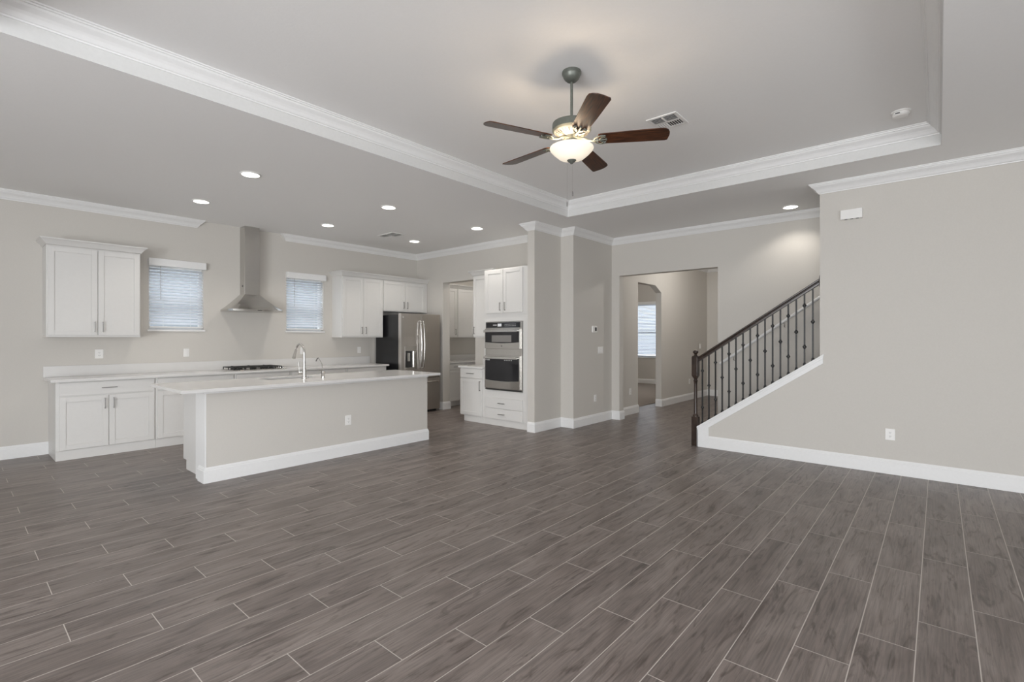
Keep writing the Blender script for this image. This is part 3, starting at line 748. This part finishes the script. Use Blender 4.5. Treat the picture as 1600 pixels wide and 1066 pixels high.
for x in (-.06, -.01, .04): box('sound_slot', DARKP, x, x+.025, -.04, -.015, -.0515, -.0495, ch)

# ------------------------------------------------------------------ ceiling fan
FC = (2.937, 1.983)
fan = thing('ceiling_fan', 'five blade walnut and pewter ceiling fan with lit alabaster bowl', 'ceiling fan', (*FC, -.0202))
fan.scale = (1.0144,)*3
TF = 3.278  # tray ceiling in the fan's own frame
MB().lathe([(0, TF), (.066, TF), (.068, TF-.006), (.067, TF-.020), (.061, TF-.026), (.060, TF-.034), (.052, TF-.050), (.036, TF-.066), (.014, TF-.075), (0, TF-.075)], n=36, cap=False).build('canopy', PEWTER, fan, smooth=True)
MB().tube([(0, 0, TF-.07), (0, 0, 2.90)], .0095, 16).build('downrod', PEWTER, fan, smooth=True)
hous = MB().lathe([(0, 2.916), (.125, 2.916), (.134, 2.912), (.136, 2.906), (.136, 2.862), (.124, 2.852)], n=48, cap=False).build('motor_housing', PEWTER, fan, smooth=True)
MB().lathe([(.124, 2.852), (.120, 2.846), (.078, 2.828), (.07, 2.826), (.062, 2.820), (.0, 2.820)], n=48, cap=False).build('vented_cone', CONE, hous, smooth=True)
sl = MB()
for i in range(30):
    a = 2*math.pi*i/30; c, s_ = math.cos(a), math.sin(a)
    p0 = Vector((.114*c, .114*s_, 2.8420)); p1 = Vector((.086*c, .086*s_, 2.8300)); tn = Vector((-s_, c, 0))*.0046
    sl.add([p0-tn, p0+tn, p1+tn*.8, p1-tn*.8], [(0, 1, 2, 3)])
sl.build('vent_slots', DARKP, hous)
MB().lathe([(.0, 2.822), (.052, 2.822), (.052, 2.800), (.044, 2.795), (.044, 2.782), (.060, 2.776), (.060, 2.768), (0, 2.768)], n=32, cap=False).build('light_fitter', PEWTER, fan, smooth=True)
for i in range(5):
    a = R(12.6 + 72*i); M = Matrix.Rotation(a, 4, 'Z')
    pitch = Matrix.Rotation(R(-12), 4, 'X')
    def tf(mb, tilt=True):
        out = []
        for v in mb.v:
            v = Vector(v)
            if tilt: v = pitch @ v
            v = M @ (v + Vector((0, 0, 2.790))); out.append(tuple(v))
        mb.v = out; return mb
    # blade outline
    pts = [(.185, -.050), (.20, -.056), (.40, -.064), (.60, -.070), (.632, -.066), (.652, -.048), (.663, -.02), (.664, .01), (.660, .035), (.655, .062), (.640, .069), (.40, .064), (.20, .056), (.185, .050)]
    bl = MB().prism(pts, 'z', 0, .006).build('blade', BLADE, fan, .001)
    bl.location = (0, 0, 2.790); bl.rotation_euler = (M @ pitch).to_euler()
    # blade iron: curved arm from the hub ending in an open medallion
    irn = MB()
    irn.tube([(.045, 0, .022), (.08, 0, .016), (.115, 0, -.004), (.150, 0, -.010), (.185, 0, -.008)], [.010, .009, .008, .008, .009], 8)
    for sgn in (-1, 1):
        irn.tube([(.150, 0, -.009), (.170, .030*sgn, -.008), (.200, .046*sgn, -.007), (.232, .042*sgn, -.006), (.235, .030*sgn, -.006), (.205, .020*sgn, -.006), (.190, 0, -.007)], .0055, 8)
    irn.tube([(.185, 0, -.008), (.215, 0, -.007), (.238, 0, -.006)], [.008, .006, .005], 8)
    for p in ((.215, .036), (.215, -.036), (.240, 0)): irn.lathe([(0, -.012), (.007, -.012), (.007, 0), (0, 0)], p[0], p[1], 10)
    tf(irn, True).build('blade_iron', PEWTER, fan, smooth=True)
bw = MB().lathe([(.130, 2.747), (.146, 2.744), (.153, 2.741), (.154, 2.736), (.148, 2.724), (.125, 2.700), (.09, 2.670), (.05, 2.655), (.0, 2.650), (0, 2.653), (.05, 2.658), (.09, 2.673), (.124, 2.703), (.146, 2.726), (.151, 2.736), (.150, 2.738), (.144, 2.7405), (.130, 2.7435)], n=48, cap=False).build('glass_bowl', BOWL, fan, smooth=True)
MB().lathe([(0, 2.660), (.034, 2.657), (.033, 2.652), (.024, 2.643), (.015, 2.638), (.008, 2.629), (0, 2.627)], n=24, cap=False).build('finial', PEWTER, fan, smooth=True)
for k, (dx, dy, zt, zb) in enumerate(((.03, .012, 2.78, 2.445), (-.012, .03, 2.78, 2.365))):
    pc_ = MB().tube([(dx, dy-.0, 2.63), (dx, dy, zb)], .0006, 6).build('pull_chain', CHROME, fan)
    MB().lathe([(0, zb), (.003, zb), (.0045, zb-.015), (.004, zb-.034), (0, zb-.036)], dx, dy, 12, False).build('chain_fob', PULL, pc_, smooth=True)
# bulbs: light escaping over the open rim of the bowl
for i in range(3):
    a = R(40+120*i); lamp('fan_bulb', (FC[0]+.095*math.cos(a), FC[1]+.095*math.sin(a), 2.745), 3.2, (1, .80, .58), .025)

# ------------------------------------------------------------------ stair railing
NX, NY = 6.435, 2.402
rl = thing('stair_railing', 'dark wood handrail with black iron balusters rising along the stair', 'railing', (NX, 0, 0))
nw = MB(); h = .041
nw.box(-h, h, NY-h, NY+h, 0, .375).build('newel_post', OAK, rl, .004)
nwo = rl.children[0] if rl.children else bpy.data.objects['newel_post']
s_ = MB()
s_.lathe([(.0, .375), (.036, .375), (.036, .392), (.026, .402), (.023, .42), (.021, .60), (.020, .80), (.024, .835), (.030, .842), (.022, .852), (.022, .868), (.030, .882), (.0, .882)], 0, NY, 28, False)
s_.build('newel_shaft', OAK, nwo, smooth=True)
c_ = .014; H = .041
def octo(hh, cc, z): return [(hh, NY-hh+cc, z), (hh, NY+hh-cc, z), (hh-cc, NY+hh, z), (-hh+cc, NY+hh, z), (-hh, NY+hh-cc, z), (-hh, NY-hh+cc, z), (-hh+cc, NY-hh, z), (hh-cc, NY-hh, z)]
mb = MB(); lv = [octo(.028, .012, .880), octo(H, .008, .912), octo(H, .008, 1.150), octo(.036, .012, 1.168)]
mb.add([p for l_ in lv for p in l_], [tuple(range(8))[::-1], tuple(range(24, 32))] + [(k*8+i, k*8+(i+1) % 8, (k+1)*8+(i+1) % 8, (k+1)*8+i) for k in range(3) for i in range(8)])
mb.build('newel_block', OAK, nwo, .002)
MB().lathe([(0, 1.168), (.026, 1.168), (.020, 1.180), (.016, 1.190), (.030, 1.203), (.036, 1.214), (.034, 1.226), (.022, 1.238), (0, 1.243)], 0, NY, 28, False).build('newel_cap', OAK, nwo, smooth=True)
rt = lambda y: 1.171 + .6735*(2.343-y)
prof = [(-.026, -.066), (.026, -.066), (.028, -.046), (.019, -.038), (.019, -.030), (.031, -.020), (.032, -.010), (.024, -.001), (0, .003), (-.024, -.001), (-.032, -.010), (-.031, -.020), (-.019, -.030), (-.019, -.038), (-.028, -.046)]
ya, yb = NY-.038, 1.012; mb = MB(); n = len(prof)
mb.add([(x, y, rt(y)+dz_) for y in (ya, yb) for x, dz_ in prof], [tuple(range(n))[::-1], tuple(range(n, 2*n))] + [(i, (i+1) % n, n+(i+1) % n, n+i) for i in range(n)])
mb.build('handrail', OAK, rl, smooth=True)
ro = MB().lathe([(0, 0), (.040, 0), (.043, .006), (.034, .011), (.0, .012)], n=28, cap=False); ro.v = [(x*.9, 1.0005+z, y*1.75+rt(1.0)-.035) for x, y, z in ro.v]
ro.build('rosette', OAK, rl, smooth=True)
for i in range(16):
    y = 2.314 - i*(2.314-1.076)/15
    zb_ = zc(y)+.002; zt_ = rt(y)-.062
    bs = MB().box(-.0075, .0075, y-.0075, y+.0075, zb_, zt_).build('baluster', IRONB, rl)
    kn = (.212, .684) if i % 2 == 0 else (.441,)
    for k in kn:
        zk = zc(y)+k
        MB().lathe([(.008, zk-.026), (.011, zk-.022), (.011, zk-.014), (.0205, zk-.006), (.0205, zk+.006), (.011, zk+.014), (.011, zk+.022), (.008, zk+.026)], 0, y, 12).build('knuckle', IRONB, bs, smooth=True)
    sh = MB(); z0_ = zc(y)
    sh.add([(-.017, y+.017, zc(y+.017)), (.017, y+.017, zc(y+.017)), (.017, y-.017, zc(y-.017)), (-.017, y-.017, zc(y-.017)),
            (-.010, y+.010, z0_+.030), (.010, y+.010, z0_+.030), (.010, y-.010, z0_+.034), (-.010, y-.010, z0_+.034)],
           [(0, 1, 2, 3), (4, 5, 6, 7), (0, 1, 5, 4), (1, 2, 6, 5), (2, 3, 7, 6), (3, 0, 4, 7)])
    sh.build('shoe', IRONB, bs)
# white cap and skirt of the knee wall
mb = MB()
def slope(x0, x1, ya_, yb_, d0, d1): mb.add([(x, y, zc(y)+d) for x in (x0, x1) for y in (ya_, yb_) for d in (d0, d1)], [(0, 1, 3, 2), (4, 6, 7, 5), (0, 4, 5, 1), (2, 3, 7, 6), (0, 2, 6, 4), (1, 5, 7, 3)])
slope(6.355, 6.51, 2.36, 1.0, -.022, 0)
slope(6.355, XS, 1.0, .96, -.022, 0)
slope(6.362, XS, 2.36, .965, -.045, -.022)
slope(6.368, XS, 2.36, .968, -.10, -.045)
struct(mb.build('trim_stair_cap', TRIM, None, .002))
mb = MB(); mb.prism([(2.36, 0), (2.36, zc(2.36)-.03), (2.215, zc(2.215)-.03), (2.215, 0)], 'x', 6.366, XS)
mb.box(6.366, 6.5, 2.35, 2.362, 0, zc(2.36)-.03)
struct(mb.build('trim_stair_end', TRIM, None, .001))
# the flight behind the knee wall
mb = MB(); mt = MB(); nst = 9
for i in range(nst):
    y1_ = 2.30 - i*.257; z1_ = .177*(i+1)
    mb.box(6.502, 7.563, 2.30-nst*.257, y1_, .177*i, z1_-.03)
st = struct(mb.build('floor_stair_risers', TRIM))
for i in range(nst):
    y1_ = 2.30 - i*.257; z1_ = .177*(i+1)
    MB().box(6.502, 7.563, y1_-.257, y1_+.025, z1_-.0295, z1_).build('tread', OAK, st, .004)
# wall-mounted rail across the stair
hr = thing('wall_handrail', 'white painted handrail on the wall behind the balusters', 'handrail', (7.565, 0, 0))
slp = (1.928-.995)/(2.477-1.186); zr_ = lambda y: .995+slp*(2.477-y)
MB().tube([(-.06, 2.44, zr_(2.44)), (-.06, .2, zr_(.2))], .02, 14).build('rail', TRIM, hr, smooth=True)
for y in (2.25, 1.593, .55):
    MB().tube([(-.0005, y, zr_(y)-.085), (-.045, y, zr_(y)-.08), (-.06, y, zr_(y)-.05), (-.06, y, zr_(y)-.015)], .006, 8).build('bracket', CHROME, hr, smooth=True)
